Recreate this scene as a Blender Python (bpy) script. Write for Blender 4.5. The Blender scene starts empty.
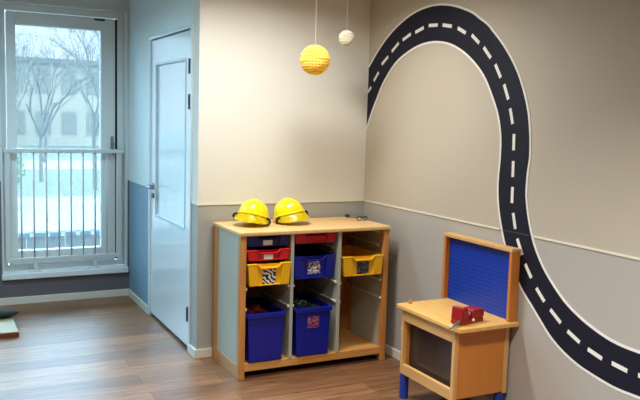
import bpy, bmesh, math, random
from mathutils import Vector, Matrix, Euler
random.seed(7)
S = bpy.context.scene
COL = S.collection
PI = math.pi

# ------------------------------------------------------------------ camera
CAM = Vector((-2.82362, -4.78516, 1.62719)); YAW, PIT, ROL, F = -0.47486, -0.10672, 0.02821, 759.113
fw = Vector((math.sin(-YAW)*math.cos(PIT), math.cos(YAW)*math.cos(PIT), math.sin(PIT)))
r0 = Vector((math.cos(YAW), math.sin(YAW), 0)); u0 = r0.cross(fw)
rt = r0*math.cos(ROL) + u0*math.sin(ROL); up = u0*math.cos(ROL) - r0*math.sin(ROL)
cd = bpy.data.cameras.new('camera'); cam = bpy.data.objects.new('camera', cd); COL.objects.link(cam)
cam.matrix_world = Matrix(((rt.x, up.x, -fw.x, CAM.x), (rt.y, up.y, -fw.y, CAM.y), (rt.z, up.z, -fw.z, CAM.z), (0, 0, 0, 1)))
cd.sensor_fit = 'HORIZONTAL'; cd.sensor_width = 36; cd.lens = F*36/640; cd.clip_start = 0.02; cd.clip_end = 500
S.camera = cam

# ------------------------------------------------------------------ dimensions
W, D, HD, CEIL = 1.268, 1.943, 1.040, 2.63        # alcove wall, window wall, dado height, ceiling
LX, FY = -5.2, -6.4                                # left wall, front wall (behind the camera)

# ------------------------------------------------------------------ materials
def lin(c):
    return tuple(((x/255)/12.92 if x/255 <= .04045 else ((x/255+.055)/1.055)**2.4) for x in c)
def nt(name):
    m = bpy.data.materials.new(name); m.use_nodes = True
    n = m.node_tree.nodes; l = m.node_tree.links
    b = n['Principled BSDF']
    return m, n, l, b
def paint(name, rgb, rough=.5, var=.04, scale=6, bump=0.0, spec=.5, coat=0, metal=0, trans=0):
    m, n, l, b = nt(name)
    c = lin(rgb)
    tc = n.new('ShaderNodeTexCoord'); no = n.new('ShaderNodeTexNoise'); no.inputs['Scale'].default_value = scale; no.inputs['Detail'].default_value = 4
    l.new(tc.outputs['Object'], no.inputs['Vector'])
    mx = n.new('ShaderNodeMix'); mx.data_type = 'RGBA'
    mx.inputs[6].default_value = (*[x*(1-var) for x in c], 1); mx.inputs[7].default_value = (*[min(1, x*(1+var)) for x in c], 1)
    l.new(no.outputs['Fac'], mx.inputs[0]); l.new(mx.outputs[2], b.inputs['Base Color'])
    b.inputs['Roughness'].default_value = rough; b.inputs['Metallic'].default_value = metal
    b.inputs['Specular IOR Level'].default_value = spec
    b.inputs['Coat Weight'].default_value = coat
    if bump:
        bp = n.new('ShaderNodeBump'); bp.inputs['Strength'].default_value = bump; bp.inputs['Distance'].default_value = .002
        l.new(no.outputs['Fac'], bp.inputs['Height']); l.new(bp.outputs['Normal'], b.inputs['Normal'])
    return m
def wood(name, ca, cb, axis='X', scale=1.0, rough=.42):
    m, n, l, b = nt(name)
    tc = n.new('ShaderNodeTexCoord'); mp = n.new('ShaderNodeMapping')
    s = {'X': (1.5, 22, 22), 'Y': (22, 1.5, 22), 'Z': (22, 22, 1.5)}[axis]
    mp.inputs['Scale'].default_value = [v*scale for v in s]
    l.new(tc.outputs['Object'], mp.inputs['Vector'])
    no = n.new('ShaderNodeTexNoise'); no.inputs['Scale'].default_value = 1.6; no.inputs['Detail'].default_value = 6; no.inputs['Distortion'].default_value = .6
    l.new(mp.outputs['Vector'], no.inputs['Vector'])
    rp = n.new('ShaderNodeValToRGB'); rp.color_ramp.elements[0].position = .3; rp.color_ramp.elements[1].position = .7
    rp.color_ramp.elements[0].color = (*lin(ca), 1); rp.color_ramp.elements[1].color = (*lin(cb), 1)
    l.new(no.outputs['Fac'], rp.inputs['Fac']); l.new(rp.outputs['Color'], b.inputs['Base Color'])
    b.inputs['Roughness'].default_value = rough
    return m
def wall_paint(name, upper, lower, split=HD):
    m, n, l, b = nt(name)
    g = n.new('ShaderNodeNewGeometry'); sx = n.new('ShaderNodeSeparateXYZ'); l.new(g.outputs['Position'], sx.inputs[0])
    gt = n.new('ShaderNodeMath'); gt.operation = 'GREATER_THAN'; gt.inputs[1].default_value = split; l.new(sx.outputs['Z'], gt.inputs[0])
    mx = n.new('ShaderNodeMix'); mx.data_type = 'RGBA'; l.new(gt.outputs[0], mx.inputs[0])
    mx.inputs[6].default_value = (*lin(lower), 1); mx.inputs[7].default_value = (*lin(upper), 1)
    no = n.new('ShaderNodeTexNoise'); no.inputs['Scale'].default_value = 3; no.inputs['Detail'].default_value = 5; l.new(g.outputs['Position'], no.inputs['Vector'])
    hs = n.new('ShaderNodeMapRange'); hs.inputs[3].default_value = .97; hs.inputs[4].default_value = 1.03; l.new(no.outputs['Fac'], hs.inputs[0])
    ml = n.new('ShaderNodeVectorMath'); ml.operation = 'SCALE'; l.new(mx.outputs[2], ml.inputs[0]); l.new(hs.outputs[0], ml.inputs['Scale'])
    l.new(ml.outputs[0], b.inputs['Base Color'])
    n2 = n.new('ShaderNodeTexNoise'); n2.inputs['Scale'].default_value = 220; l.new(g.outputs['Position'], n2.inputs['Vector'])
    bp = n.new('ShaderNodeBump'); bp.inputs['Strength'].default_value = .12; bp.inputs['Distance'].default_value = .001
    l.new(n2.outputs['Fac'], bp.inputs['Height']); l.new(bp.outputs['Normal'], b.inputs['Normal'])
    b.inputs['Roughness'].default_value = .62
    return m
def floor_mat():
    m, n, l, b = nt('laminate_planks')
    g = n.new('ShaderNodeNewGeometry')
    br = n.new('ShaderNodeTexBrick'); br.offset = .37; br.inputs['Scale'].default_value = 1
    br.inputs['Brick Width'].default_value = 1.25; br.inputs['Row Height'].default_value = .17; br.inputs['Mortar Size'].default_value = .0016
    br.inputs['Mortar Smooth'].default_value = .2; br.inputs['Bias'].default_value = 0
    br.inputs['Color1'].default_value = (*lin(FLOOR_A), 1); br.inputs['Color2'].default_value = (*lin(FLOOR_B), 1); br.inputs['Mortar'].default_value = (*lin((62, 46, 36)), 1)
    l.new(g.outputs['Position'], br.inputs['Vector'])
    mp = n.new('ShaderNodeMapping'); mp.inputs['Scale'].default_value = (1.4, 16, 1); l.new(g.outputs['Position'], mp.inputs['Vector'])
    no = n.new('ShaderNodeTexNoise'); no.inputs['Scale'].default_value = 2.2; no.inputs['Detail'].default_value = 8; no.inputs['Distortion'].default_value = 1.1
    l.new(mp.outputs['Vector'], no.inputs['Vector'])
    mr = n.new('ShaderNodeMapRange'); mr.inputs[1].default_value = .3; mr.inputs[2].default_value = .72; mr.inputs[3].default_value = .55; mr.inputs[4].default_value = 1.32
    l.new(no.outputs['Fac'], mr.inputs[0])
    ml = n.new('ShaderNodeVectorMath'); ml.operation = 'SCALE'; l.new(br.outputs['Color'], ml.inputs[0]); l.new(mr.outputs[0], ml.inputs['Scale'])
    l.new(ml.outputs[0], b.inputs['Base Color'])
    rr = n.new('ShaderNodeMapRange'); rr.inputs[3].default_value = .34; rr.inputs[4].default_value = .46; l.new(no.outputs['Fac'], rr.inputs[0]); l.new(rr.outputs[0], b.inputs['Roughness'])
    bp = n.new('ShaderNodeBump'); bp.inputs['Strength'].default_value = .15; bp.inputs['Distance'].default_value = .002
    l.new(no.outputs['Fac'], bp.inputs['Height']); l.new(bp.outputs['Normal'], b.inputs['Normal'])
    return m
def ramp_mat(name, stops, kind='NOISE', scale=40, dist=1.0, rough=.4):
    m, n, l, b = nt(name)
    tc = n.new('ShaderNodeTexCoord')
    if kind == 'WAVE':
        t = n.new('ShaderNodeTexWave'); t.inputs['Scale'].default_value = scale; t.inputs['Distortion'].default_value = dist; t.inputs['Detail'].default_value = 2; t.inputs['Detail Scale'].default_value = 1.2; t.bands_direction = 'DIAGONAL'
    else:
        t = n.new('ShaderNodeTexNoise'); t.inputs['Scale'].default_value = scale; t.inputs['Detail'].default_value = 2; t.inputs['Distortion'].default_value = dist
    l.new(tc.outputs['Object'], t.inputs['Vector'])
    rp = n.new('ShaderNodeValToRGB'); rp.color_ramp.interpolation = 'CONSTANT'
    e = rp.color_ramp.elements
    while len(e) < len(stops): e.new(.5)
    for i, (p, c) in enumerate(stops): e[i].position = p; e[i].color = (*lin(c), 1)
    l.new(t.outputs['Fac'], rp.inputs['Fac']); l.new(rp.outputs['Color'], b.inputs['Base Color']); b.inputs['Roughness'].default_value = rough
    return m
def paper_mat(name, rgb, tr=.35):
    m, n, l, b = nt(name)
    b.inputs['Base Color'].default_value = (*lin(rgb), 1); b.inputs['Roughness'].default_value = .8
    t = n.new('ShaderNodeBsdfTranslucent'); t.inputs['Color'].default_value = (*lin(rgb), 1)
    mx = n.new('ShaderNodeMixShader'); mx.inputs[0].default_value = tr
    l.new(b.outputs[0], mx.inputs[1]); l.new(t.outputs[0], mx.inputs[2]); l.new(mx.outputs[0], n['Material Output'].inputs[0])
    return m
def glass_mat(name, haze=.0, tint=(1, 1, 1)):
    m, n, l, b = nt(name); n.remove(b)
    tr = n.new('ShaderNodeBsdfTransparent'); tr.inputs[0].default_value = (*tint, 1)
    gl = n.new('ShaderNodeBsdfGlossy'); gl.inputs['Roughness'].default_value = .02
    fr = n.new('ShaderNodeFresnel'); fr.inputs[0].default_value = 1.35
    mx = n.new('ShaderNodeMixShader'); l.new(fr.outputs[0], mx.inputs[0]); l.new(tr.outputs[0], mx.inputs[1]); l.new(gl.outputs[0], mx.inputs[2])
    out = mx
    if haze:
        tl = n.new('ShaderNodeBsdfTranslucent'); tl.inputs[0].default_value = (.8, .95, 1, 1)
        m2 = n.new('ShaderNodeMixShader'); m2.inputs[0].default_value = haze; l.new(mx.outputs[0], m2.inputs[1]); l.new(tl.outputs[0], m2.inputs[2]); out = m2
    l.new(out.outputs[0], n['Material Output'].inputs[0])
    return m
def emit_mat(name, rgb, s):
    m, n, l, b = nt(name)
    b.inputs['Base Color'].default_value = (.8, .8, .8, 1)
    b.inputs['Emission Color'].default_value = (*rgb, 1); b.inputs['Emission Strength'].default_value = s
    return m
def peg_mat():
    m, n, l, b = nt('blue_perforated_board')
    tc = n.new('ShaderNodeTexCoord'); sx = n.new('ShaderNodeSeparateXYZ'); l.new(tc.outputs['Object'], sx.inputs[0])
    def cell(o):
        a = n.new('ShaderNodeMath'); a.operation = 'MULTIPLY'; a.inputs[1].default_value = 1/.0245; l.new(o, a.inputs[0])
        f = n.new('ShaderNodeMath'); f.operation = 'FRACT'; l.new(a.outputs[0], f.inputs[0])
        s = n.new('ShaderNodeMath'); s.operation = 'SUBTRACT'; s.inputs[1].default_value = .5; l.new(f.outputs[0], s.inputs[0])
        p = n.new('ShaderNodeMath'); p.operation = 'POWER'; p.inputs[1].default_value = 2; l.new(s.outputs[0], p.inputs[0])
        return p.outputs[0]
    ad = n.new('ShaderNodeMath'); l.new(cell(sx.outputs['Y']), ad.inputs[0]); l.new(cell(sx.outputs['Z']), ad.inputs[1])
    lt = n.new('ShaderNodeMath'); lt.operation = 'LESS_THAN'; lt.inputs[1].default_value = .045; l.new(ad.outputs[0], lt.inputs[0])
    # the top strip of the board carries no holes
    zt = n.new('ShaderNodeMath'); zt.operation = 'LESS_THAN'; zt.inputs[1].default_value = .845; l.new(sx.outputs['Z'], zt.inputs[0])
    mu = n.new('ShaderNodeMath'); mu.operation = 'MULTIPLY'; l.new(lt.outputs[0], mu.inputs[0]); l.new(zt.outputs[0], mu.inputs[1])
    mx = n.new('ShaderNodeMix'); mx.data_type = 'RGBA'; l.new(mu.outputs[0], mx.inputs[0])
    mx.inputs[6].default_value = (*lin((3, 50, 160)), 1); mx.inputs[7].default_value = (*lin((28, 80, 180)), 1)
    l.new(mx.outputs[2], b.inputs['Base Color']); b.inputs['Roughness'].default_value = .42
    bp = n.new('ShaderNodeBump'); bp.inputs['Strength'].default_value = .4; bp.inputs['Distance'].default_value = .002; bp.invert = True
    l.new(mu.outputs[0], bp.inputs['Height']); l.new(bp.outputs['Normal'], b.inputs['Normal'])
    return m

FLOOR_A, FLOOR_B = (154, 111, 76), (120, 83, 55)
M = dict(
    wall_back=wall_paint('cream_wall_paint', (232, 231, 222), (174, 176, 170)),
    wall_right=wall_paint('taupe_wall_tone', (190, 182, 165), (178, 174, 167)),  # upper tone set darker than the back wall's
    wall_alcove=wall_paint('alcove_daylit_paint', (226, 238, 238), (128, 162, 182)),  # daylight blue and brightness put into the wall colours
    wall_window=wall_paint('window_wall_shaded_paint', (214, 218, 212), (104, 100, 106)),  # lower colour carries the backlit shade under the sill
    wall_plain=wall_paint('plain_wall_paint', (196, 190, 176), (160, 160, 156)),
    ceiling=paint('grey_white_ceiling', (196, 194, 188), .9),
    floor=floor_mat(),
    skirting=paint('cream_baseboard', (226, 222, 208), .45),
    trimline=paint('cream_dado_strip', (232, 226, 208), .4),
    frame=paint('window_frame_grey', (232, 236, 234), .4),
    reveal=paint('window_reveal_white', (222, 230, 232), .45),
    sill=paint('white_window_board', (232, 238, 240), .35),
    glass=glass_mat('hazed_tinted_glass', .022, (.47, .47, .47)),  # tint dims the outside, haze lays a veil of glare over it
    clear=glass_mat('added_window_glass', .0, (.68, .69, .70)),  # tint sets how much daylight the added window lets in
    rail=paint('grey_rail_metal', (214, 218, 216), .4, metal=.0),
    door=paint('pale_door_lacquer', (234, 246, 250), .2, var=.01, coat=.4),
    doorglass=paint('pale_sheen_door_glass', (230, 243, 248), .25, var=.03, scale=3, coat=.5),  # opaque pale colour stands in for a whitish-blue reflection
    bead=paint('door_bead', (206, 226, 236), .35),
    steel=paint('brushed_steel', (150, 155, 160), .35, metal=.9),
    dsteel=paint('dark_hinge_steel', (58, 74, 96), .4, metal=.5),
    gap_shade=paint('gap_shade_black', (22, 22, 26), .9),  # near-black stands in for shade in narrow gaps
    beech=wood('beech_along_x', (198, 136, 66), (222, 166, 94), 'X'),
    beechz=wood('beech_along_z', (188, 124, 60), (212, 152, 84), 'Z'),
    beechy=wood('beech_along_y', (176, 126, 72), (200, 150, 94), 'Y'),
    top=wood('maple_top', (222, 178, 116), (238, 200, 142), 'X', .8),
    benchtop=wood('birch_top', (220, 168, 90), (234, 188, 110), 'Y', .8),
    birch=wood('birch_front', (206, 158, 96), (222, 178, 116), 'Y'),
    birchz=wood('birch_posts', (204, 154, 92), (220, 174, 112), 'Z'),
    benchside=wood('orange_beech_side', (196, 120, 46), (208, 132, 56), 'Z', .45),
    laminate=paint('grey_laminate', (176, 180, 166), .4),
    runner=paint('runner_plastic', (224, 228, 226), .4),
    back=wood('shelf_back', (170, 108, 58), (196, 134, 78), 'Z'),
    blue=paint('blue_plastic', (5, 24, 142), .32, spec=.5),
    navy=paint('dark_blue_plastic', (12, 32, 104), .3),
    red=paint('red_plastic', (196, 22, 30), .3),
    yellow=paint('yellow_plastic', (240, 182, 20), .3),
    helmet=paint('bright_yellow_plastic', (246, 226, 16), .22, var=.01, coat=.3),
    black=paint('black_strap', (24, 22, 22), .6),
    white=paint('white_card', (232, 232, 228), .5),
    zebra=ramp_mat('striped_picture', [(0, (20, 20, 24)), (.5, (225, 222, 215))], 'WAVE', 17, 9),
    pic_pale=ramp_mat('pale_picture', [(0, (8, 26, 140)), (.47, (240, 236, 228)), (.55, (120, 88, 62)), (.62, (16, 24, 70))], 'NOISE', 42, 1.5),
    pic_orange=ramp_mat('orange_picture', [(0, (8, 26, 140)), (.47, (196, 84, 40)), (.53, (60, 24, 30)), (.59, (220, 200, 190)), (.63, (150, 50, 40))], 'NOISE', 48, 1.5),
    pic_dark=ramp_mat('dark_picture', [(0, (30, 30, 36)), (.5, (96, 98, 108)), (.6, (40, 40, 46)), (.7, (200, 160, 40))], 'NOISE', 36, 1.2),
    peg=peg_mat(),
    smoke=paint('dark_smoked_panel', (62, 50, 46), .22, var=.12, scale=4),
    bluepaint=paint('blue_leg_paint', (16, 58, 160), .4),
    vise=paint('red_toy_plastic', (146, 5, 14), .45),
    grey=paint('grey_metal', (150, 150, 148), .35, metal=.7),
    yellowpaper=paper_mat('yellow_tissue_paper', (255, 234, 132), .5),
    whitepaper=paper_mat('white_tissue_paper', (246, 240, 224), .3),
    string=paint('white_thread', (214, 208, 192), .7),
    road=paint('navy_vinyl', (22, 24, 40), .6, spec=.25, var=.08, scale=30),
    roadline=paint('white_vinyl', (240, 238, 232), .5),
    creased=paint('creased_vinyl', (50, 50, 60), .5),
    plat_top=paint('beige_platform_top', (168, 150, 118), .6),
    plat_edge=wood('red_brown_edge', (110, 48, 26), (138, 66, 36), 'X'),
    moss=paint('dark_green_cloth', (34, 40, 28), .9, scale=40, var=.3),
    grass=paint('winter_grass', (46, 42, 16), .9, scale=.6, var=.15),
    path=paint('pale_paving', (84, 72, 56), .8, scale=.5),
    terrace=paint('terrace_plank', (70, 58, 46), .7),
    dark=paint('dark_pebble', (50, 58, 66), .8),
    bark=paint('grey_bark', (76, 64, 50), .9, scale=8, var=.2),
    bush=paint('pale_leaf', (92, 110, 66), .9, scale=5, var=.3),
    house=paint('pale_render', (126, 108, 86), .8),
    houseglass=paint('house_glass', (96, 84, 70), .2),
    bits_red=ramp_mat('mixed_red_toys', [(0, (40, 16, 20)), (.45, (130, 30, 26)), (.55, (60, 20, 22)), (.66, (190, 80, 40))], 'NOISE', 14, 0),
    bits_green=ramp_mat('mixed_green_toys', [(0, (18, 26, 26)), (.42, (60, 90, 70)), (.52, (28, 34, 40)), (.62, (150, 160, 120))], 'NOISE', 14, 0),
    lamp=emit_mat('lamp_diffuser', (1, .86, .62), 1),
    white_paint=paint('white_lamp_body', (230, 230, 228), .5),
)

# ------------------------------------------------------------------ mesh helpers
class MB:
    def __init__(s): s.b = bmesh.new()
    def box(s, lo, hi, rot=None):
        lo, hi = Vector(lo), Vector(hi)
        r = bmesh.ops.create_cube(s.b, size=1)
        c, d = (lo+hi)/2, hi-lo
        for v in r['verts']:
            p = Vector((v.co.x*d.x, v.co.y*d.y, v.co.z*d.z))
            if rot: p = rot @ p
            v.co = c+p
        return s
    def cyl(s, a, b, ra, rb=None, n=16):
        a, b = Vector(a), Vector(b); d = b-a
        r = bmesh.ops.create_cone(s.b, cap_ends=True, segments=n, radius1=ra, radius2=ra if rb is None else rb, depth=d.length)
        q = Vector((0, 0, 1)).rotation_difference(d.normalized()).to_matrix()
        for v in r['verts']: v.co = (a+b)/2 + q @ v.co
        return s
    def tube(s, pts, rad, n=8, caps=True):
        pts = [Vector(p) for p in pts]; rad = rad if isinstance(rad, (list, tuple)) else [rad]*len(pts)
        rings = []
        nrm = None
        for i, p in enumerate(pts):
            t = (pts[min(i+1, len(pts)-1)] - pts[max(i-1, 0)]).normalized()
            if nrm is None:
                nrm = t.orthogonal().normalized()
            nrm = (nrm - t*nrm.dot(t)).normalized(); bn = t.cross(nrm)
            rings.append([s.b.verts.new(p + (nrm*math.cos(2*PI*k/n)+bn*math.sin(2*PI*k/n))*rad[i]) for k in range(n)])
        for i in range(len(rings)-1):
            for k in range(n):
                s.b.faces.new((rings[i][k], rings[i][(k+1) % n], rings[i+1][(k+1) % n], rings[i+1][k]))
        if caps:
            s.b.faces.new(rings[0][::-1]); s.b.faces.new(rings[-1])
        return s
    def prism(s, poly, y0, y1, axis='y'):
        f = (lambda a, b, c: (a, c, b)) if axis == 'y' else ((lambda a, b, c: (c, a, b)) if axis == 'x' else (lambda a, b, c: (a, b, c)))
        A = [s.b.verts.new(f(a, b, y0)) for a, b in poly]; B = [s.b.verts.new(f(a, b, y1)) for a, b in poly]
        s.b.faces.new(A); s.b.faces.new(B[::-1])
        k = len(poly)
        for i in range(k): s.b.faces.new((A[i], B[i], B[(i+1) % k], A[(i+1) % k]))
        return s
    def sphere(s, c, r, u=20, v=12, sq=(1, 1, 1)):
        q = bmesh.ops.create_uvsphere(s.b, u_segments=u, v_segments=v, radius=r)
        for x in q['verts']: x.co = Vector(c)+Vector((x.co.x*sq[0], x.co.y*sq[1], x.co.z*sq[2]))
        return s
    def build(s, name, mat, parent=None, bevel=0, smooth=False, seg=2):
        bmesh.ops.recalc_face_normals(s.b, faces=s.b.faces[:])
        me = bpy.data.meshes.new(name); s.b.to_mesh(me); s.b.free()
        me.materials.append(M[mat] if isinstance(mat, str) else mat)
        o = bpy.data.objects.new(name, me); COL.objects.link(o)
        if parent: o.parent = parent
        if smooth:
            for p in me.polygons: p.use_smooth = True
        if bevel:
            bv = o.modifiers.new('bevel', 'BEVEL'); bv.width = bevel; bv.segments = seg; bv.limit_method = 'ANGLE'; bv.angle_limit = math.radians(40)
        return o
def bx(name, lo, hi, mat, parent=None, bevel=0):
    return MB().box(lo, hi).build(name, mat, parent, bevel)
def tag(o, label=None, cat=None, group=None, kind=None):
    if label: o['label'] = label
    if cat: o['category'] = cat
    if group: o['group'] = group
    if kind: o['kind'] = kind
    return o
def thing(name, label, cat, loc=(0, 0, 0), rz=0, group=None):
    o = bpy.data.objects.new(name, None); COL.objects.link(o); o.location = loc; o.rotation_euler = (0, 0, rz); o.empty_display_size = .05
    return tag(o, label, cat, group)
def st(o, label, cat): return tag(o, label, cat, None, 'structure')

# ------------------------------------------------------------------ room shell
st(bx('floor', (LX, FY, -.08), (.12, D+.3, 0), 'floor'), 'brown wood plank floor, bluish grey towards the window', 'floor')
st(bx('ceiling', (LX, FY, CEIL), (.12, D+.3, CEIL+.1), 'ceiling'), 'plain white ceiling above the room', 'ceiling')
st(bx('wall_right', (0, FY, 0), (.12, .12, CEIL), 'wall_right'), 'taupe wall with the winding road strip across it', 'wall')
st(bx('wall_back', (-W, 0, 0), (0, .12, CEIL), 'wall_back'), 'cream wall behind the shelf unit, grey in its lower part', 'wall')
DY0, DY1, DH = .163, 1.208, 2.195
m = MB(); m.box((-W, .12, 0), (-W+.12, DY0-.03, CEIL)); m.box((-W, DY1+.03, 0), (-W+.12, D, CEIL)); m.box((-W, DY0-.03, DH+.03), (-W+.12, DY1+.03, CEIL))
st(m.build('wall_alcove', 'wall_alcove'), 'pale wall, tinted daylight blue, that holds the white door', 'wall')
WX0, WX1, WZ0, WZ1 = -2.318, -1.284, .215, 2.505
VX0, VX1, VZ0, VZ1 = -4.0, -2.46, .22, 2.505
m = MB()
m.box((LX, D, 0), (VX0, D+.3, CEIL)); m.box((VX1, D, 0), (WX0, D+.3, CEIL)); m.box((WX1, D, 0), (-W+.12, D+.3, CEIL))
m.box((VX0, D, 0), (VX1, D+.3, VZ0)); m.box((VX0, D, VZ1), (VX1, D+.3, CEIL)); m.box((WX0, D, 0), (WX1, D+.3, WZ0)); m.box((WX0, D, WZ1), (WX1, D+.3, CEIL))
st(m.build('wall_window', 'wall_window'), 'wall around the tall window, its dado coloured darker as if backlit', 'wall')
st(bx('wall_left', (LX-.12, FY, 0), (LX, D+.3, CEIL), 'wall_plain'), 'plain cream wall on the far side of the room', 'wall')
st(bx('wall_front', (LX, FY-.12, 0), (.12, FY, CEIL), 'wall_plain'), 'plain cream wall opposite the shelf unit', 'wall')
# baseboards
BH, BT = .062, .014
st(bx('baseboard_right', (-BT, FY, 0), (0, -BT, BH), 'skirting', bevel=.003), 'cream baseboard along the road wall', 'baseboard')
st(bx('baseboard_back', (-W-BT, -BT, 0), (0, 0, BH), 'skirting', bevel=.003), 'cream baseboard below the cream wall', 'baseboard')
m = MB(); m.box((-W-BT, 0, 0), (-W, DY0-.035, BH)); m.box((-W-BT, DY1+.035, 0), (-W, D-BT, BH))
st(m.build('baseboard_alcove', 'skirting', bevel=.003), 'pale baseboard beside the white door', 'baseboard')
st(bx('baseboard_window', (LX, D-BT, 0), (-W, D, BH), 'skirting', bevel=.003), 'pale baseboard under the window', 'baseboard')
# dado strips
st(bx('trim_1', (-W-.004, -.005, HD-.005), (0, 0, HD+.005), 'trimline'), 'thin cream strip where the cream wall turns grey', 'trim')
m = MB(); m.box((-W-.004, .0, HD-.005), (-W, DY0-.03, HD+.005)); m.box((-W-.004, DY1+.03, HD-.005), (-W, D, HD+.005))
st(m.build('trim_2', 'trimline'), 'thin pale strip on the wall beside the door', 'trim')

# ------------------------------------------------------------------ window 1 (in view) and an unseen window added for its daylight
FD = D+.10
win = thing('window_1', 'tall window with a pale grey frame and bare trees outside', 'window', (0, 0, 0)); win['kind'] = 'structure'
m = MB()
m.box((WX0, D-.004, WZ0+.05), (WX0+.012, FD+.16, WZ1)); m.box((WX1-.012, D-.004, WZ0+.05), (WX1, FD+.16, WZ1)); m.box((WX0, D-.004, WZ1-.012), (WX1, FD+.16, WZ1))
m.build('window_reveal', 'reveal', win)
X0, X1, Z0, Z1 = WX0+.012, WX1-.012, WZ0+.05, WZ1-.012
m = MB()
m.box((X0, FD, Z0), (X0+.045, FD+.08, Z1)); m.box((X1-.055, FD, Z0), (X1, FD+.08, Z1)); m.box((X0+.045, FD, Z1-.05), (X1-.055, FD+.08, Z1)); m.box((X0+.045, FD, Z0), (X1-.055, FD+.08, Z0+.05))
m.build('window_frame', 'frame', win, .004)
SX0, SX1, SZ0, SZ1 = X0+.05, X1-.075, Z0+.055, Z1-.056
GX0, GX1, GZ0, GZ1 = -2.183, -1.493, .437, 2.33
m = MB()
m.box((SX0, FD-.008, SZ0), (GX0, FD+.06, SZ1)); m.box((GX1, FD-.008, SZ0), (SX1, FD+.06, SZ1)); m.box((GX0, FD-.008, GZ1), (GX1, FD+.06, SZ1)); m.box((GX0, FD-.008, SZ0), (GX1, FD+.06, GZ0))
sash = m.build('window_sash', 'frame', win, .006)
bx('sash_shadow_strip', (SX1, FD+.006, SZ0), (X1-.055, FD+.03, SZ1), 'gap_shade', win)  # dark strip standing in for the shadow beside the sash
bx('window_pane', (GX0-.01, FD+.03, GZ0-.01), (GX1+.01, FD+.036, GZ1+.01), 'glass', win)
m = MB(); m.box((WX0-.006, D-.028, WZ0), (WX1+.004, FD+.01, WZ0+.048)); m.build('window_sill', 'sill', win, .006)
m = MB(); m.box((-1.412, FD-.026, 1.31), (-1.388, FD-.008, 1.42)); m.cyl((-1.40, FD-.03, 1.36), (-1.40, FD-.06, 1.36), .009); m.box((-1.41, FD-.066, 1.26), (-1.39, FD-.052, 1.37))
m.build('window_handle', 'steel', win, .003)
m = MB(); m.box((-1.55, FD-.022, 2.412), (-1.46, FD-.008, 2.428)); m.build('window_restrictor', 'dsteel', win)

win2 = thing('added_window', 'wide unseen window added to let in more daylight', 'window'); win2['kind'] = 'structure'
m = MB()
for a, b_ in ((VX0, VX0+.06), (VX1-.06, VX1), ((VX0+VX1)/2-.04, (VX0+VX1)/2+.04)): m.box((a, FD, VZ0), (b_, FD+.08, VZ1))
m.box((VX0, FD+.005, VZ0), (VX1, FD+.075, VZ0+.06)); m.box((VX0, FD+.005, VZ1-.06), (VX1, FD+.075, VZ1))
m.build('window_frame', 'frame', win2)
bx('window_sill', (VX0, D-.03, VZ0-.03), (VX1, FD, VZ0+.012), 'sill', win2)
bx('window_pane', (VX0+.02, FD+.03, VZ0+.02), (VX1-.02, FD+.036, VZ1-.02), 'clear', win2)

# ------------------------------------------------------------------ safety rail standing on the sill
rail = thing('safety_rail', 'grey metal safety rail with thin upright bars standing on the window sill', 'railing', (-1.81, D+.035, .263))
RX0, RX1 = -.478, .478
bx('top_bar', (RX0-.012, -.02, 1.012), (RX1+.022, .02, 1.046), 'rail', rail, .004)
bx('bottom_bar', (RX0, -.014, .088), (RX1, .014, .123), 'rail', rail, .003)
for s in (RX0, RX1-.042): bx('post', (s, -.014, .123), (s+.042, .014, 1.012), 'rail', rail, .003)
for k in range(8):
    x = -.350 + k*(.704/7)
    MB().cyl((x, 0, .12), (x, 0, 1.014), .0075, n=10).build('bar', 'rail', rail, smooth=True)
for x in (-.243, .248):
    m = MB(); m.box((x-.016, -.008, .002), (x+.016, .008, .09)); m.box((x-.05, -.022, 0), (x+.05, .022, .008)); m.build('foot', 'rail', rail, .002)

# ------------------------------------------------------------------ door 1
door = thing('door_1', 'pale lacquered door with a tall glazed panel and dark hinges', 'door', (-W, 0, 0)); door['kind'] = 'structure'
m = MB(); m.box((-.012, DY0-.032, 0), (.10, DY0, DH+.03)); m.box((-.012, DY1, 0), (.10, DY1+.032, DH+.03)); m.box((-.012, DY0, DH+.006), (.10, DY1, DH+.03))
m.build('door_frame', 'door', door, .003)
m = MB(); m.box((.06, DY0, 0), (.10, DY1, DH+.006)); m.build('door_shade_sheet', 'gap_shade', door)  # dark sheet that gives the gaps round the leaf their shade
PY0, PY1, PZ0, PZ1 = .30, 1.075, .84, 2.005
a, b_ = DY0+.004, DY1-.004; t0, t1 = .004, .055; z0, z1 = .026, DH-.004
m = MB(); m.box((t0, a, z0), (t1, PY0, z1)); m.box((t0, PY1, z0), (t1, b_, z1)); m.box((t0, PY0, z0), (t1, PY1, PZ0)); m.box((t0, PY0, PZ1), (t1, PY1, z1))
m.build('door_leaf', 'door', door)
m = MB()
for (p, q) in (((.0, PY0-.010, PZ0-.010), (.017, PY0+.008, PZ1+.010)), ((.0, PY1-.008, PZ0-.010), (.017, PY1+.010, PZ1+.010)), ((.0005, PY0+.008, PZ0-.010), (.017, PY1-.008, PZ0+.008)), ((.0005, PY0+.008, PZ1-.008), (.017, PY1-.008, PZ1+.010))): m.box(p, q)
m.build('door_bead', 'bead', door, .002)
bx('door_pane', (.018, PY0-.004, PZ0-.004), (.026, PY1+.004, PZ1+.004), 'doorglass', door)
m = MB(); m.cyl((.004, 1.135, 1.06), (-.012, 1.135, 1.06), .026, n=20); m.cyl((-.01, 1.135, 1.06), (-.055, 1.135, 1.06), .010, n=12)
m.tube([(-.055, 1.14, 1.06), (-.058, 1.10, 1.06), (-.056, 1.02, 1.06), (-.05, 1.0, 1.06)], .0105, 10)
m.build('door_handle', 'steel', door, smooth=True)
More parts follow.
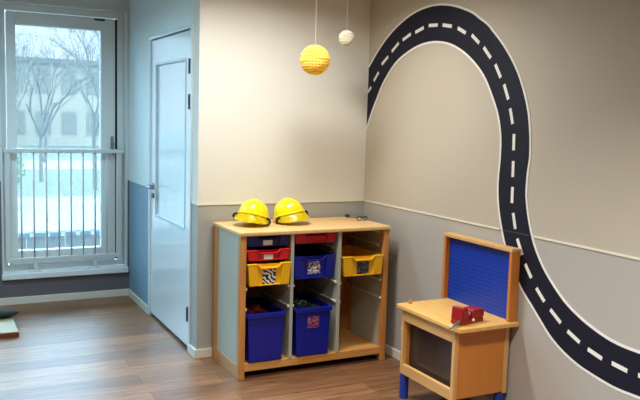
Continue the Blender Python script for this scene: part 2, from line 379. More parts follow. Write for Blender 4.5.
m = MB(); m.cyl((.004, 1.135, .985), (-.010, 1.135, .985), .022, n=18); m.box((-.014, 1.128, .972), (-.008, 1.142, .998)); m.build('door_lock', 'steel', door)
for z in (1.95, 1.715, .265):
    m = MB(); m.cyl((-.012, DY0-.001, z-.05), (-.012, DY0-.001, z+.05), .011, n=12); m.box((-.004, DY0-.022, z-.05), (.006, DY0+.03, z+.05)); m.build('door_hinge', 'dsteel', door)

# ------------------------------------------------------------------ road sticker on the right wall (y, z on the wall)
def wallpt(px, py):
    d = fw*1.0 + rt*((px-320)/F) - up*((py-200)/F)
    t = -CAM.x/d.x; p = CAM + d*t
    return (min(p.y, -.0012), p.z)
OUT = [(369, 67), (380, 48), (392, 32), (408, 17), (424, 8), (440, 4.4), (456, 6), (472, 12), (480, 18), (488, 24), (492, 29), (502, 42), (510, 55), (516, 67), (521, 80), (526, 98), (529, 114), (530.3, 130), (530.6, 144), (530.2, 158), (528.4, 170), (527, 184), (526.6, 196), (528, 212), (531, 230), (535, 246), (542, 264), (550, 279), (564, 300), (580, 317), (596, 330), (615, 342.2), (640, 352.4)]
INN = [(366.6, 129), (371, 115), (377, 99), (384, 82), (396, 63), (410, 51), (424, 44), (438, 42), (452, 45), (466, 54), (478, 67), (486, 80), (493, 98), (498, 114), (500.4, 130), (501, 144), (500.2, 160), (498.6, 176), (498, 192), (499, 210), (501.4, 226), (505, 244), (511, 264), (521, 287.5), (532, 306), (542, 323), (550, 336), (562, 350.5), (578, 365), (596, 377), (616, 388.5), (640, 398)]
def catmull(P, n):
    Q = [P[0]] + P + [P[-1]]; out = []
    for i in range(1, len(Q)-2):
        for k in range(6):
            t = k/6; a, b, c, d = Q[i-1], Q[i], Q[i+1], Q[i+2]
            out.append(tuple(.5*((2*b[j]) + (-a[j]+c[j])*t + (2*a[j]-5*b[j]+4*c[j]-d[j])*t*t + (-a[j]+3*b[j]-3*c[j]+d[j])*t**3) for j in (0, 1)))
    out.append(P[-1])
    L = [0]
    for p, q in zip(out, out[1:]): L.append(L[-1]+math.hypot(p[0]-q[0], p[1]-q[1]))
    res = []; j = 0
    for i in range(n):
        s = L[-1]*i/(n-1)
        while j < len(L)-2 and L[j+1] < s: j += 1
        f = (s-L[j])/max(1e-9, L[j+1]-L[j])
        res.append((min(-.0012, out[j][0]+(out[j+1][0]-out[j][0])*f), out[j][1]+(out[j+1][1]-out[j][1])*f))
    return res
tail_o = [(-2.75, .624), (-3.1, .652), (-3.5, .72), (-3.9, .82)]
tail_i = [(-2.78, .420), (-3.1, .446), (-3.5, .512), (-3.9, .61)]
NO = 150
PO = catmull([wallpt(*p) for p in OUT]+tail_o, NO); PIN = catmull([wallpt(*p) for p in INN]+tail_i, NO)
road = thing('road_sticker', 'long winding dark road strip with white dashes stuck across the taupe wall', 'wall sticker')
def strip(A, B, x0, x1, name, mat, parent):
    m = MB(); bm = m.b
    f = [(bm.verts.new((x0, *a)), bm.verts.new((x0, *b)), bm.verts.new((x1, *a)), bm.verts.new((x1, *b))) for a, b in zip(A, B)]
    for p, q in zip(f, f[1:]):
        bm.faces.new((p[0], p[1], q[1], q[0])); bm.faces.new((p[2], q[2], q[3], p[3])); bm.faces.new((p[0], q[0], q[2], p[2])); bm.faces.new((p[1], p[3], q[3], q[1]))
    bm.faces.new((f[0][0], f[0][2], f[0][3], f[0][1])); bm.faces.new((f[-1][0], f[-1][1], f[-1][3], f[-1][2]))
    return m.build(name, mat, parent)
strip(PO, PIN, -.0015, -.0002, 'road_band', 'road', road)
def offs(P, d):
    R = []
    for i, p in enumerate(P):
        a, b = P[max(0, i-1)], P[min(len(P)-1, i+1)]
        t = Vector((b[0]-a[0], b[1]-a[1])).normalized()
        R.append((min(-.0008, p[0]-t.y*d), p[1]+t.x*d))
    return R
for P in (PO, PIN): strip(offs(P, -.0065), offs(P, .0065), -.0026, -.0003, 'edge_line', 'roadline', road)
DASH = [((367.8, 92.5), (371.4, 87)), ((374, 81), (379, 72.2)), ((382, 64.4), (388.4, 56.6)), ((392, 51.6), (399, 43)), ((403, 40), (411, 34)), ((415.6, 32.4), (424, 27.6)), ((429, 25.6), (438, 25)), ((443, 25), (452, 26.3)), ((458, 28), (466, 33)), ((472, 35), (479.4, 43)), ((484, 47.4), (491, 58)), ((495.6, 64.4), (501, 77.6)), ((504.4, 84.4), (508.6, 99.4)), ((510.4, 108.4), (513, 124)), ((514.4, 134), (513.8, 150.4)), ((513.6, 161), (513, 177)), ((512.8, 187), (512.2, 203)), ((513.4, 213), (515.6, 229)), ((517.5, 238.6), (522.5, 255)), ((525.4, 264), (531.6, 278)), ((536.6, 288), (544.6, 301.6)), ((550.6, 309.4), (561, 323)), ((567.8, 331), (580, 342.4)), ((588, 349), (602.4, 358.8)), ((612, 363), (627.6, 371)), ((638.4, 375), (655, 381))]
for a, b_ in DASH:
    a, b_ = wallpt(*a), wallpt(*b_)
    t = Vector((b_[0]-a[0], b_[1]-a[1])).normalized()*.0105; nn = (-t.y, t.x)
    A = [(a[0]+nn[0], a[1]+nn[1]), (b_[0]+nn[0], b_[1]+nn[1])]; B = [(a[0]-nn[0], a[1]-nn[1]), (b_[0]-nn[0], b_[1]-nn[1])]
    strip([(min(-.0008, p[0]), p[1]) for p in A], [(min(-.0008, p[0]), p[1]) for p in B], -.0026, -.0003, 'lane_dash', 'roadline', road)
# dado strip on the right wall, running under the sticker
def cross(P): 
    for p, q in zip(P, P[1:]):
        if (p[1]-HD)*(q[1]-HD) <= 0: return p[0]
yo, yi = cross(PO[40:]), cross(PIN[30:])
m = MB(); m.box((-.005, yi+.012, HD-.005), (0, 0, HD+.005)); m.box((-.005, FY, HD-.005), (0, yo-.012, HD+.005))
st(m.build('trim_3', 'trimline'), 'thin cream strip along the taupe wall, broken by the road', 'trim')
bx('covered_strip', (-.0034, yo+.012, HD-.004), (-.0004, yi-.012, HD+.004), 'creased', road)

# ------------------------------------------------------------------ shelf unit
CX0, CX1, CY0, CY1, CH = -1.163, -.0985, -.519, -.018, .927
cab = thing('storage_cabinet', 'beech storage unit with three columns of coloured pull-out trays', 'shelf unit', ((CX0+CX1)/2, (CY0+CY1)/2, 0))
ox, oy = cab.location.x, cab.location.y
def cb(name, lo, hi, mat, parent=cab, bevel=.003):
    return bx(name, (lo[0]-ox, lo[1]-oy, lo[2]), (hi[0]-ox, hi[1]-oy, hi[2]), mat, parent, bevel)
TT = .026
cb('cabinet_top', (CX0-.006, CY0-.008, CH-TT), (CX1+.006, CY1, CH), 'top', bevel=.006)
INZ = CH-TT
for s in (0, 1):
    xo = CX0 if s == 0 else CX1-.022
    xa, xb = (CX0, CX0+.018) if s == 0 else (CX1-.018, CX1)
    p = cb('side_panel', (xa+.003 if s == 0 else xa, CY0+.035, .07), (xb if s == 0 else xb-.003, CY1-.06, INZ), 'laminate', bevel=0)
    px0, px1 = (CX0, CX0+.040) if s == 0 else (CX1-.040, CX1)
    cb('front_post', (px0, CY0, 0), (px1, CY0+.04, INZ), 'beechz')
    cb('back_post', (px0, CY1-.09, 0), (px1, CY1, INZ), 'beechz')
    cb('side_rail', (xa, CY0+.04, 0), (xb, CY1-.09, .085), 'beechy')
# inner cheeks line the posts so that all three columns have flat grey walls
cheeks = [(CX0+.018, CX0+.040), (-.822, -.801), (-.484, -.461), (CX1-.040, CX1-.018)]
for i, (xa, xb) in enumerate(cheeks):
    nm = 'divider' if i in (1, 2) else 'inner_cheek'
    cb(nm, (xa, CY0+(.004 if i in (1, 2) else .04), .098), (xb, CY1-(.012 if i in (1, 2) else .09), INZ), 'laminate', bevel=0)
cb('bottom_shelf', (CX0+.04, CY0+.006, .048), (CX1-.04, CY1-.01, .098), 'beech')
cb('back_panel', (CX0+.04, CY1-.012, .098), (CX1-.04, CY1-.002, INZ), 'back', bevel=0)
cb('shaded_plinth', (CX0+.04, CY0+.10, 0), (CX1-.04, CY0+.118, .048), 'gap_shade', bevel=0)  # recessed board coloured near black for the shaded gap
cols = [(CX0+.040, -.822), (-.801, -.484), (-.461, CX1-.040)]
rows = [[.884, .797, .713, .575, .447], [.884, .797, .735, .575, .447], [.884, .797, .722, .565, .442]]
for (xa, xb), rr in zip(cols, rows):
    for ri, z in enumerate(rr):
        fy = .062 if ri < 3 else .012
        for s in (0, 1):
            m = MB(); x0, x1 = (xa, xa+.013) if s == 0 else (xb-.013, xb)
            m.box((x0-ox, CY0+fy+.008-oy, z-.009), (x1-ox, CY1-.03-oy, z)); m.box((x0-ox, CY0+fy-oy, z-.014), (x1-ox, CY0+fy+.018-oy, z-.0005))
            m.build('tray_runner', 'runner', cab, .002)

# ------------------------------------------------------------------ trays
def tray(label, cat, xc, ztop, h, mat, w=.288, kind='dip', depth=.41, sticker=None, sw=.085, sh=.085, name='storage_tray', group='trays in the shelf unit', base=None, push=0):
    zb = ztop-h if base is None else base; h = ztop-zb
    t = thing(name, label, cat, (xc, CY0-.004+push, zb), 0, group)
    hw = w/2; tb = .87 if kind != 'bin' else .90
    m = MB(); bm = m.b
    def ring(wx, y0, y1, z): return [bm.verts.new(p) for p in ((-wx, y0, z), (wx, y0, z), (wx, y1, z), (-wx, y1, z))]
    bw, tw = (hw-.014)*tb, hw-.014
    ys = .012
    zt = h-.004
    a = ring(bw, ys+.012, depth-.02, 0); b = ring(tw, ys, depth, zt); c = ring(tw-.003, ys+.003, depth-.003, zt); d = ring(bw-.003, ys+.015, depth-.023, .004)
    # the front rim dips in the middle: keep the body's front wall lower there
    bm.faces.new(a[::-1])
    for p, q in ((a, b), (b, c), (c, d)):
        for i in range(4): bm.faces.new((p[i], p[(i+1) % 4], q[(i+1) % 4], q[i]))
    bm.faces.new(d)
    dip = .0 if kind == 'bin' else min(.024, h*.26)
    if dip:
        # lower the front middle by cutting the front wall top edge
        pass
    m.build('tray_body', mat, t)
    # rim flange: two sides and the back rest on the runners
    m = MB(); rz0, rz1 = h-.012, h
    m.box((-hw, .006, rz0), (-tw+.002, depth+.006, rz1)); m.box((tw-.002, .006, rz0), (hw, depth+.006, rz1)); m.box((-tw, depth-.004, rz0), (tw, depth+.008, rz1))
    m.build('tray_rim', mat, t, .002)
    m = MB()
    if kind == 'bin':
        m.prism([(-hw*.97, h), (hw*.97, h), (hw*.955, h-.03), (-hw*.955, h-.03)], -.006, .016)
        m.prism([(-tw, h-.03), (tw, h-.03), (bw, .004), (-bw, .004)], .004, .020)
        f = m.build('tray_front', mat, t, .004)
    else:
        k = .40*hw; g = .56*hw
        wt, wb = hw*.985, hw*.90
        # backing plate with the hand dip
        m.prism([(-wt, h), (-g, h), (-k, h-dip), (k, h-dip), (g, h), (wt, h), (wb, .004), (-wb, .004)], .002, .014)
        # raised cheeks either side of the label
        m.prism([(-wt, h-.008), (-g-.004, h-.008), (-g+.012, .006), (-wb, .006)], -.010, .004)
        m.prism([(g+.004, h-.008), (wt, h-.008), (wb, .006), (g-.012, .006)], -.010, .004)
        # rolled lip following the dip
        lp = [(-wt-.004, h-.004), (-g, h-.004), (-k, h-.004-dip), (k, h-.004-dip), (g, h-.004), (wt+.004, h-.004)]
        m.tube([(x, -.006, z) for x, z in lp], .0062, 8)
        m.tube([(-wb, -.004, .008), (wb, -.004, .008)], .0045, 6)
        f = m.build('tray_front', mat, t, .0015)
    if sticker:
        z0 = (h-dip-.012-sh) if kind != 'bin' else h*.70-sh/2
        yy = -.0015 if kind != 'bin' else -.001
        yb = .002 if kind != 'bin' else .004
        if sticker == 'white':
            lb = bx('label_holder', (-sw/2, yy-.004, z0), (sw/2, yb+.001, z0+sh), 'white', t, .001)
        else:
            lb = bx('picture_label', (-sw/2, yb-.003, z0), (sw/2, yb+.001, z0+sh), sticker, t)
    return t
c1, c2, c3 = [(a+b)/2 for a, b in cols]
tray('shallow navy blue tray with white label, topmost in its column above a red tray', 'tray', c1, .897, .072, 'navy', .292, push=.035, sticker='white', sw=.062, sh=.032)
tray('shallow red tray with white label between the navy tray and a yellow tray', 'tray', c1, .811, .072, 'red', .292, push=.02, sticker='white', sw=.062, sh=.030)
tray('yellow tray with a black and white striped picture, under a red tray', 'tray', c1, .727, .142, 'yellow', .292, sticker='zebra', sw=.088, sh=.098)
tray('shallow red tray without a label, at the top of the middle column', 'tray', c2, .897, .068, 'red', .302, push=.035)
tray('blue tray with a small pale animal picture, in the middle column above a tall bin', 'tray', c2, .749, .150, 'blue', .302, push=.04, sticker='pic_pale', sw=.088, sh=.082)
tray('yellow tray with a dark animal picture, the only tray in its column', 'tray', c3, .735, .135, 'yellow', .305, sticker='pic_dark', sw=.092, sh=.085)
for nm, xc, w, lb, stk in (('storage_bin', c1-.012, .272, 'tall plain blue bin standing on the bottom shelf below the striped yellow tray', None), ('storage_bin', c2-.012, .276, 'tall blue bin with an orange animal picture on its front and green toys inside', 'pic_orange')):
    tray(lb, 'bin', xc, .412 if stk is None else .418, .3, 'blue', w, 'bin', .42, stk, .082, .075, nm, 'tall blue bins on the bottom shelf', base=.0985)
# loose toy pieces heaped inside the tall bins
for xc, mt, lb, zz in ((c1-.012, 'bits_red', 'heap of dark red toy pieces inside the plain tall blue bin', .36), (c2-.012, 'bits_green', 'heap of dark green toy pieces inside the pictured tall blue bin', .375)):
    m = MB()
    m.box((xc-.098, CY0+.045, .108), (xc+.098, CY0+.365, zz-.05))
    for k in range(70):
        x, y = xc+random.uniform(-.07, .07), CY0+random.uniform(.075, .33)
        s = [random.uniform(.012, .03) for _ in range(3)]
        z = zz-.05+random.uniform(0, .05)+.03*(1-abs(x-xc)/.09)
        m.box((x-s[0], y-s[1], z-s[2]), (x+s[0], y+s[1], z+s[2]), Euler([random.uniform(-.8, .8) for _ in range(3)]).to_matrix())
    tag(m.build('toy_pieces', mt), lb, 'toys', None, 'stuff')

# ------------------------------------------------------------------ toy helmets on the shelf unit
def helmet(label, loc, rot, sc=1.0):
    t = thing('toy_helmet', label, 'helmet', loc, 0, 'yellow toy helmets on the shelf unit')
    R = Euler(rot, 'XYZ').to_matrix()
    parts = []
    A, B, H = .096*sc, .108*sc, .104*sc
    def ell(ph, k=1.0): return Vector((A*k*math.cos(ph), B*k*math.sin(ph), 0))
    # dome: half ellipsoid with a low centre ridge and a lower skirt
    m = MB(); bm = m.b; rings = []; n = 40
    for i in range(13):
        th = (i/12)*PI/2
        rr, zz = math.cos(th)**.86, math.sin(th)
        ring = []
        for k in range(n):
            ph = 2*PI*k/n; p = ell(ph, max(rr, .001)); x = p.x
            rid = .006*sc*math.exp(-(x/(.016*sc))**2)*min(1, zz*1.6)
            ring.append(bm.verts.new((p.x, p.y, zz*H+rid)))
        rings.append(ring)
    for a, b in zip(rings, rings[1:]):
        for k in range(n): bm.faces.new((a[k], a[(k+1) % n], b[(k+1) % n], b[k]))
    bm.faces.new(rings[-1])
    sk = []
    for k in range(n):
        ph = 2*PI*k/n; p = ell(ph, 1.01); sk.append(bm.verts.new((p.x, p.y, -.022*sc)))
    for k in range(n): bm.faces.new((sk[k], sk[(k+1) % n], rings[0][(k+1) % n], rings[0][k]))
    parts.append((m, 'shell', 'helmet', True))
    # raised band round the dome
    m = MB(); pts = [ell(2*PI*k/36, 1.03)+Vector((0, 0, .002)) for k in range(37)]
    m.tube(pts, .0065*sc, 8, caps=False); parts.append((m, 'band', 'helmet', True))
    # peak over the forehead, sweeping down and out
    m = MB(); bm = m.b; rows_ = []
    for j in range(6):
        f = j/5; row = []
        for k in range(21):
            a = -PI/2 + (k/20-.5)*2*1.36
            e = math.cos((k/20-.5)*2*1.30)**.55
            p = ell(a, 1.02) ; q = Vector((p.x, p.y, 0)).normalized()
            row.append(bm.verts.new(p + q*(.034*sc*f*e) + Vector((0, 0, -.060*sc*(f**.9)*e))))
        rows_.append(row)
    for a, b in zip(rows_, rows_[1:]):
        for k in range(20): bm.faces.new((a[k], a[k+1], b[k+1], b[k]))
    geo = bmesh.ops.solidify(bm, geom=bm.faces[:], thickness=.003)
    parts.append((m, 'peak', 'helmet', True))
    # chin strap loops at both temples
    for s in (-1, 1):
        m = MB()
        p0 = ell(0 if s > 0 else PI, 1.0)
        m.tube([p0+Vector((0, -.045*sc, -.004)), p0+Vector((s*.016*sc, -.04*sc, -.010)), p0+Vector((s*.022*sc, -.032*sc, -.022)), p0+Vector((s*.014*sc, -.015*sc, -.036*sc)), p0+Vector((-s*.006, .0, -.03)), p0+Vector((-s*.006, .01, -.012))], .0075*sc, 8)
        parts.append((m, 'strap', 'black', True))
    zmin = 9
    for m, nm, *_ in parts:
        for v in m.b.verts:
            v.co = R @ v.co
            zmin = min(zmin, v.co.z)
    for m, nm, mt, smt in parts:
        for v in m.b.verts: v.co.z -= zmin
        m.build(nm, mt, t, smooth=smt)
    return t
helmet('yellow toy helmet nearer the unit end panel, peak to the front, tilted down one side', (-.965, -.225, CH+.0005), (-.28, .13, -.60), 1.04)
helmet('yellow toy helmet nearer the corner of the room, tilted the opposite way to its twin', (-.700, -.205, CH+.0005), (-.25, -.15, .14), 1.04)

# dark folded glasses at the back corner of the unit's top
g = thing('spectacles', 'thin dark pair of glasses lying near the back edge of the unit top', 'glasses', (-.150, -.150, CH+.0005), math.radians(-4))
for dx in (-.022, .022):
    m = MB(); m.tube([(dx+.017*math.cos(2*PI*k/20), -.10, .016+.014*math.sin(2*PI*k/20)) for k in range(21)], .0028, 6, caps=False); m.build('lens_rim', 'black', g, smooth=True)
m = MB(); m.tube([(-.006, -.10, .02), (0, -.102, .023), (.006, -.10, .02)], .0026, 6); m.build('bridge', 'black', g)
for dx in (-.039, .039):
    m = MB(); m.tube([(dx, -.10, .02), (dx, -.02, .016), (dx, .035, .010), (dx*.98, .06, .003)], .0027, 6); m.build('temple', 'black', g, smooth=True)
m = MB(); m.box((-.014, .085, 0), (.014, .112, .020)); tag(m.build('small_block', 'dsteel', bevel=.004), 'small dark block lying behind the glasses on the unit top', 'block')
bpy.data.objects['small_block'].location = (-.165, -.150, CH+.0005)

# ------------------------------------------------------------------ toy workbench
BROT = 0.0
bench = thing('toy_workbench', 'wooden toy workbench with a blue perforated back board and blue legs', 'workbench', (-.4115, -1.1068, 0), BROT)
# local axes: x towards the wall (depth), y negative towards the viewer (width)
ZT, BW, BD = .561, .604, .4055
def lb(name, lo, hi, mat, bevel=.003, parent=bench): return bx(name, lo, hi, mat, parent, bevel)
m = MB(); pol = [(0.012, 0), (BD, 0), (BD, -BW), (.03, -BW), (.012, -BW+.006), (.003, -BW+.02), (0, -BW+.04), (0, -.012), (.004, -.004)]
m.prism(pol, ZT-.024, ZT, 'z').build('tabletop', 'benchtop', bench, .004)
H0, H1, G0, G1, ZC = .040, .550, .0175, .388, .150
zt2 = ZT-.024
lb('front_post', (G0, -H0-.022, ZC), (G0+.028, -H0, zt2), 'birchz'); lb('front_post', (G0, -H1, ZC), (G0+.028, -H1+.024, zt2), 'birchz')
lb('apron', (G0+.002, -H1+.024, .468), (G0+.024, -H0-.022, zt2), 'birch'); lb('bottom_rail', (G0+.002, -H1+.024, ZC), (G0+.024, -H0-.022, .212), 'birch')
lb('side_panel', (G0+.028, -H0-.018, ZC+.01), (G1-.028, -H0, zt2), 'benchside'); lb('side_panel', (G0+.028, -H1+.003, ZC+.008), (G1-.03, -H1+.021, zt2), 'benchside')
lb('back_post', (G1-.03, -H0-.022, ZC), (G1, -H0, zt2), 'birchz'); lb('back_post', (G1-.03, -H1, ZC), (G1, -H1+.024, zt2), 'birchz')
lb('floor_board', (G0+.024, -H1+.021, ZC+.012), (G1-.03, -H0-.018, ZC+.03), 'birch')
lb('back_board', (G1-.02, -H1+.024, ZC+.03), (G1-.008, -H0-.022, zt2), 'benchside')
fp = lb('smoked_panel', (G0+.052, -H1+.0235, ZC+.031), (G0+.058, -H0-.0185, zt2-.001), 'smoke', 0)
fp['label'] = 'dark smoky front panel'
m = MB(); m.box((G0+.026, -H1+.024, .318), (G0+.04, -H1+.036, .348)); m.build('latch', 'grey', bench, .002)
m = MB(); m.box((G0+.022, -H0-.034, .446), (G0+.04, -H0-.022, .464)); m.build('bracket', 'grey', bench, .002)
m = MB(); m.sphere((G0+.010, -H0+.003, .418), .010, 12, 8); m.build('knob', 'white', bench, smooth=True)
for (x, y) in ((G0+.028, -H0-.012), (G0+.028, -H1+.028), (G1-.032, -H0-.012), (G1-.032, -H1+.028)):
    MB().cyl((x, y, 0), (x, y, ZC), .026, n=24).build('leg', 'bluepaint', bench, .002)
m = MB(); m.cyl((.075, -.035, ZT), (.075, -.035, ZT+.010), .012, n=14); m.cyl((.075, -.035, ZT+.010), (.075, -.035, ZT+.022), .009, n=14); m.build('peg', 'beechz', bench, .002)
# tool board frame
A0, A1, C0, C1, ZB = .028, -.583, .345, .404, .962
lb('board_post', (C0, A0-.024, ZT), (C1, A0, ZB-.020), 'benchside'); lb('board_post', (C0, A1, ZT), (C1, A1+.022, ZB-.020), 'benchside')
lb('board_cap', (C0-.003, A1-.003, ZB-.020), (C1, A0+.003, ZB), 'birch')
pg = lb('pegboard', (C0+.030, A1+.022, ZT), (C0+.038, A0-.024, ZB-.020), 'peg', 0)
pg['label'] = 'blue perforated board'

# red toy vise on the bench, with a grey rod
v = thing('toy_vise', 'red toy vise with a grey rod on the front edge of the workbench top', 'toy tool', (-.275, -1.602, ZT+.0005), math.radians(14)); v.scale = (1.12, 1.12, 1.12)
bx('vise_base', (-.085, -.035, 0), (.080, .035, .022), 'vise', v, .006)
m = MB(); m.prism([(-.085, .02), (-.030, .02), (-.036, .078), (-.078, .086)], -.036, .036); m.build('fixed_jaw', 'vise', v, .008, seg=3)
m = MB(); m.prism([(-.008, .02), (.082, .02), (.086, .056), (.070, .064), (.0, .066)], -.036, .036); m.build('sliding_jaw', 'vise', v, .008, seg=3)
m = MB(); m.cyl((-.034, -.01, .045), (-.004, -.01, .045), .010, n=12); m.build('screw', 'white', v, smooth=True)
MB().cyl((-.002, -.034, .018), (-.002, -.041, .018), .007, n=12).build('bolt', 'white', v); MB().cyl((-.018, -.01, .052), (-.018, -.01, .068), .008, n=12).build('bolt', 'white', v)
m = MB(); m.cyl((-.080, -.02, .018), (-.185, -.045, .010), .010, .006, n=12); m.build('rod', 'grey', v, smooth=True)
bpy.data.objects['rod']['label'] = 'grey rod'

# ------------------------------------------------------------------ honeycomb paper balls
def paper_ball(label, c, r, mat):
    t = thing('paper_ball', label, 'paper decoration', c, 0, 'hanging paper balls')
    m = MB(); bm = m.b; nl, na = 13, 17; rings = []
    for j in range(na+1):
        th = PI*j/na; ring = []
        for k in range(nl*2):
            ph = PI*(k+.5*(j % 2))/nl
            rr = r
            if j in (0, na): rr = r*.97
            ring.append(bm.verts.new((rr*math.sin(max(th, .02) if j < na else PI-.02)*math.cos(ph), rr*math.sin(max(th, .02) if j < na else PI-.02)*math.sin(ph), rr*math.cos(th))))
        rings.append(ring)
    n = nl*2
    for j, (a, b) in enumerate(zip(rings, rings[1:])):
        for k in range(n):
            bm.faces.new((a[k], a[(k+1) % n], b[(k+1) % n], b[k]))
    pk = bmesh.ops.poke(bm, faces=bm.faces[:])
    for vv in pk['verts']: vv.co *= .87
    bm.faces.new(rings[0]); bm.faces.new(rings[-1][::-1])
    m.build('paper_globe', mat, t)
    MB().cyl((0, 0, r*.95), (0, 0, CEIL-c[2]), .0009, n=6).build('string', 'string', t)
    return t
paper_ball('big yellow honeycomb paper ball hanging on a string before the cream wall', (-.685, -.503, 1.989), .093, 'yellowpaper')
paper_ball('small white paper ball hanging on a string near the corner', (-.425, -.429, 2.148), .050, 'whitepaper')

# ------------------------------------------------------------------ low platform by the window, cut by the picture's edge
p = thing('low_platform', 'low board with a beige top and red-brown edge on the floor', 'platform', (-2.66, 1.24, 0))
bx('platform_top', (-.36, -.30, .034), (.366, .32, .041), 'plat_top', p, .002)
bx('platform_edge', (-.362, -.302, 0), (.370, .322, .034), 'plat_edge', p, .003)
m = MB(); m.sphere((0, 0, .03), 1, 24, 12, (.15, .075, .03)); c = m.build('cloth_bundle', 'moss', smooth=True); c.location = (-2.40, 1.38, .0415)
tag(c, 'dark green bundle lying on the low beige platform', 'cloth')

# ------------------------------------------------------------------ outside
GZ = -1.0
st(bx('ground', (-60, D+.45, GZ-.2), (60, 120, GZ), 'grass'), 'pale winter grass outside the window', 'ground')
st(bx('path_paving', (-30, 12.5, GZ), (40, 19.5, GZ+.02), 'path'), 'pale paved path crossing the grass outside', 'path')
st(bx('street', (-40, 31, GZ), (50, 38, GZ+.02), 'path'), 'pale street beyond the grass', 'street')
tw = thing('terrace_fence', 'low pale plank fence with a dark capping just outside the window', 'fence', (-1.2, 6.0, GZ))
for k in range(24): bx('plank', (-3.0+k*.25, -.02, 0), (-3.0+k*.25+.235, .02, .93), 'terrace', tw)
for k in range(30): bx('cap_stone', (-3.0+k*.2, -.06, .93), (-3.0+k*.2+.13, .05, .99), 'dark', tw)
def house(label, x, y, w, d, h, floors, nwin):
    t = thing('house', label, 'building', (x, y, GZ))
    m = MB(); m.box((-w/2, 0, 0), (w/2, d, h)); m.build('wall', 'house', t)
    bx('roof', (-w/2-.3, -.3, h), (w/2+.3, d+.3, h+.35), 'terrace', t)
    for f in range(floors):
        for k in range(nwin):
            xx = -w/2+w*(k+.5)/nwin; zz = .9+f*(h/floors)
            bx('window', (xx-w/nwin*.3, -.06, zz), (xx+w/nwin*.3, .02, zz+h/floors*.55), 'houseglass', t)
house('long pale building with two rows of windows behind the bare trees', 8.5, 56, 13, 8, 6.2, 2, 7)
house('pale tall building at the window pane edge, partly behind the bush', -3.0, 44, 7.6, 8, 8.5, 3, 4)
def tree(label, x, y, h, seed, spread=.5):
    rnd = random.Random(seed); m = MB()
    def grow(p, d, L, r, lev):
        q = p + d*L; mid = p + d*L*.5 + Vector((rnd.uniform(-1, 1), rnd.uniform(-1, 1), 0))*L*.05
        m.tube([p, mid, q], [r, r*.85, r*.62], 6 if lev < 2 else 4, caps=lev == 0)
        if lev >= 5: return
        k = 3 if lev < 3 else 3
        for i in range(k):
            a = rnd.uniform(0, 2*PI); s = spread*rnd.uniform(.7, 1.25)
            o = d.orthogonal().normalized(); o.rotate(Matrix.Rotation(a, 3, d))
            nd = (d+o*s+Vector((0, 0, .16))).normalized()
            grow(p+d*L*rnd.uniform(.6, 1.0), nd, L*rnd.uniform(.6, .82), r*.55, lev+1)
    grow(Vector((0, 0, 0)), Vector((rnd.uniform(-.06, .06), 0, 1)).normalized(), h*.32, h*.012, 0)
    o = m.build('bare_tree', 'bark'); o.location = (x, y, GZ); return tag(o, label, 'tree', 'bare trees outside the window')
tree('bare tree with a thick trunk nearest the window handle', 2.2, 22, 7.0, 3, .5)
tree('bare forked tree near the middle of the pane', .8, 25, 6.4, 11, .62)
tree('slender bare tree before the tall pale building', -.75, 21, 6.0, 5, .5)
tree('bare tree behind the thick trunked one, half hidden by it', 4.6, 32, 8.0, 21, .55)
tree('bare tree left of the big one, in front of the tall building', -.2, 29, 7.6, 14, .55)
tree('thin bare tree at the right edge of the pane', 3.6, 26, 7.4, 33, .5)
tree('far bare tree before the long pale building', 2.3, 36, 7.6, 8, .6)
m = MB(); rnd = random.Random(4)
for k in range(900):
    a, b_ = rnd.uniform(0, 2*PI), math.acos(rnd.uniform(-.4, 1)); rr = rnd.uniform(.75, 1)
    c = Vector((math.sin(b_)*math.cos(a)*.75*rr, math.sin(b_)*math.sin(a)*.75*rr, .95+math.cos(b_)*.95*rr))
    R = Euler([rnd.uniform(0, 6) for _ in range(3)]).to_matrix()
    q = [m.b.verts.new(c+R @ Vector(v_)) for v_ in ((-.09, 0, 0), (0, -.035, .01), (.09, 0, 0), (0, .035, .01))]; m.b.faces.new(q)
b = thing('leafy_bush', 'yellow-green leafy bush standing on the grass outside', 'bush', (-1.3, 17.5, GZ+.02)); 
m.build('foliage', 'bush', b); MB().cyl((0, 0, 0), (0, 0, .9), .05, .03, n=8).build('stem', 'bark', b)

# ------------------------------------------------------------------ lights
def area(name, loc, size, sizey, power, color, rot=(0, 0, 0)):
    l = bpy.data.lights.new(name, 'AREA'); l.shape = 'RECTANGLE'; l.size = size; l.size_y = sizey; l.energy = power; l.color = color
    o = bpy.data.objects.new(name, l); COL.objects.link(o); o.location = loc; o.rotation_euler = rot; return o
WARM = (1, .98, .93)
def added_ceiling_lamp(label, x, y, sx, sy, power, spread=180, color=WARM):  # unseen lamps, added to raise the room's brightness
    t = thing('added_ceiling_lamp', label, 'lamp', (x, y, CEIL))
    m = MB(); e = .03
    m.box((-sx/2-e, -sy/2-e, -.05), (-sx/2, sy/2+e, 0)); m.box((sx/2, -sy/2-e, -.05), (sx/2+e, sy/2+e, 0)); m.box((-sx/2, -sy/2-e, -.05), (sx/2, -sy/2, 0)); m.box((-sx/2, sy/2, -.05), (sx/2, sy/2+e, 0)); m.box((-sx/2, -sy/2, -.02), (sx/2, sy/2, 0))
    m.build('lamp_frame', 'white_paint', t)
    a = area('lamp_light', (x, y, CEIL-.03), sx, sy, power, color); a.data.spread = math.radians(spread)
added_ceiling_lamp('added unseen ceiling lamp over the floor before the shelf unit', -1.2, -.95, .9, .25, 40, 160)
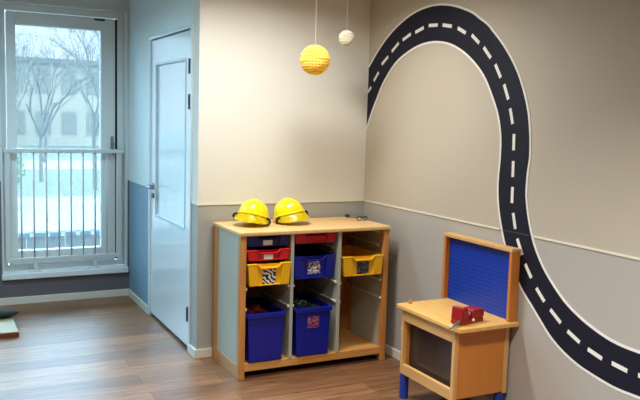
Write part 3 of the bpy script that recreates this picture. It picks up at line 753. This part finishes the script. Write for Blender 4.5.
added_ceiling_lamp('added unseen ceiling lamp brightening the taupe wall and workbench', -1.6, -2.9, 1.2, .25, 60, 115)

added_ceiling_lamp('added unseen cool ceiling lamp over the floor by the window', -2.75, .55, .9, .25, 40, 170, (.48, .80, 1))  # unseen cool lamp added to brighten the alcove

def portal(x0, x1, z0, z1):
    l = bpy.data.lights.new('daylight_portal', 'AREA'); l.shape = 'RECTANGLE'; l.size = x1-x0; l.size_y = z1-z0; l.cycles.is_portal = True
    o = bpy.data.objects.new('daylight_portal', l); COL.objects.link(o); o.location = ((x0+x1)/2, D+.27, (z0+z1)/2); o.rotation_euler = (-PI/2, 0, 0)
portal(WX0, WX1, WZ0, WZ1); portal(VX0, VX1, VZ0, VZ1)

w = bpy.data.worlds.new('sky'); S.world = w; w.use_nodes = True
wn, wl = w.node_tree.nodes, w.node_tree.links
bg = wn['Background']
tc = wn.new('ShaderNodeTexCoord'); sx = wn.new('ShaderNodeSeparateXYZ'); wl.new(tc.outputs['Generated'], sx.inputs[0])
rp = wn.new('ShaderNodeValToRGB'); wl.new(sx.outputs['Z'], rp.inputs['Fac'])
rp.color_ramp.elements[0].position = .0; rp.color_ramp.elements[0].color = (.90, .97, 1, 1)
rp.color_ramp.elements[1].position = .16; rp.color_ramp.elements[1].color = (.40, .72, 1, 1)
wl.new(rp.outputs['Color'], bg.inputs['Color']); mr = wn.new('ShaderNodeMapRange'); mr.interpolation_type = 'SMOOTHSTEP'; wl.new(sx.outputs['Z'], mr.inputs[0])
mr.inputs[1].default_value = .08; mr.inputs[2].default_value = .60; mr.inputs[3].default_value = 5.5; mr.inputs[4].default_value = 84.0
wl.new(mr.outputs[0], bg.inputs['Strength'])

# ------------------------------------------------------------------ view
S.view_settings.view_transform = 'Standard'; S.view_settings.look = 'None'; S.view_settings.gamma = 1; S.view_settings.use_curve_mapping = False
S.view_settings.exposure = 0.0
S.cycles.max_bounces = 8; S.cycles.transparent_max_bounces = 12
S.cycles.sample_clamp_indirect = 6
S.cycles.use_denoising = True
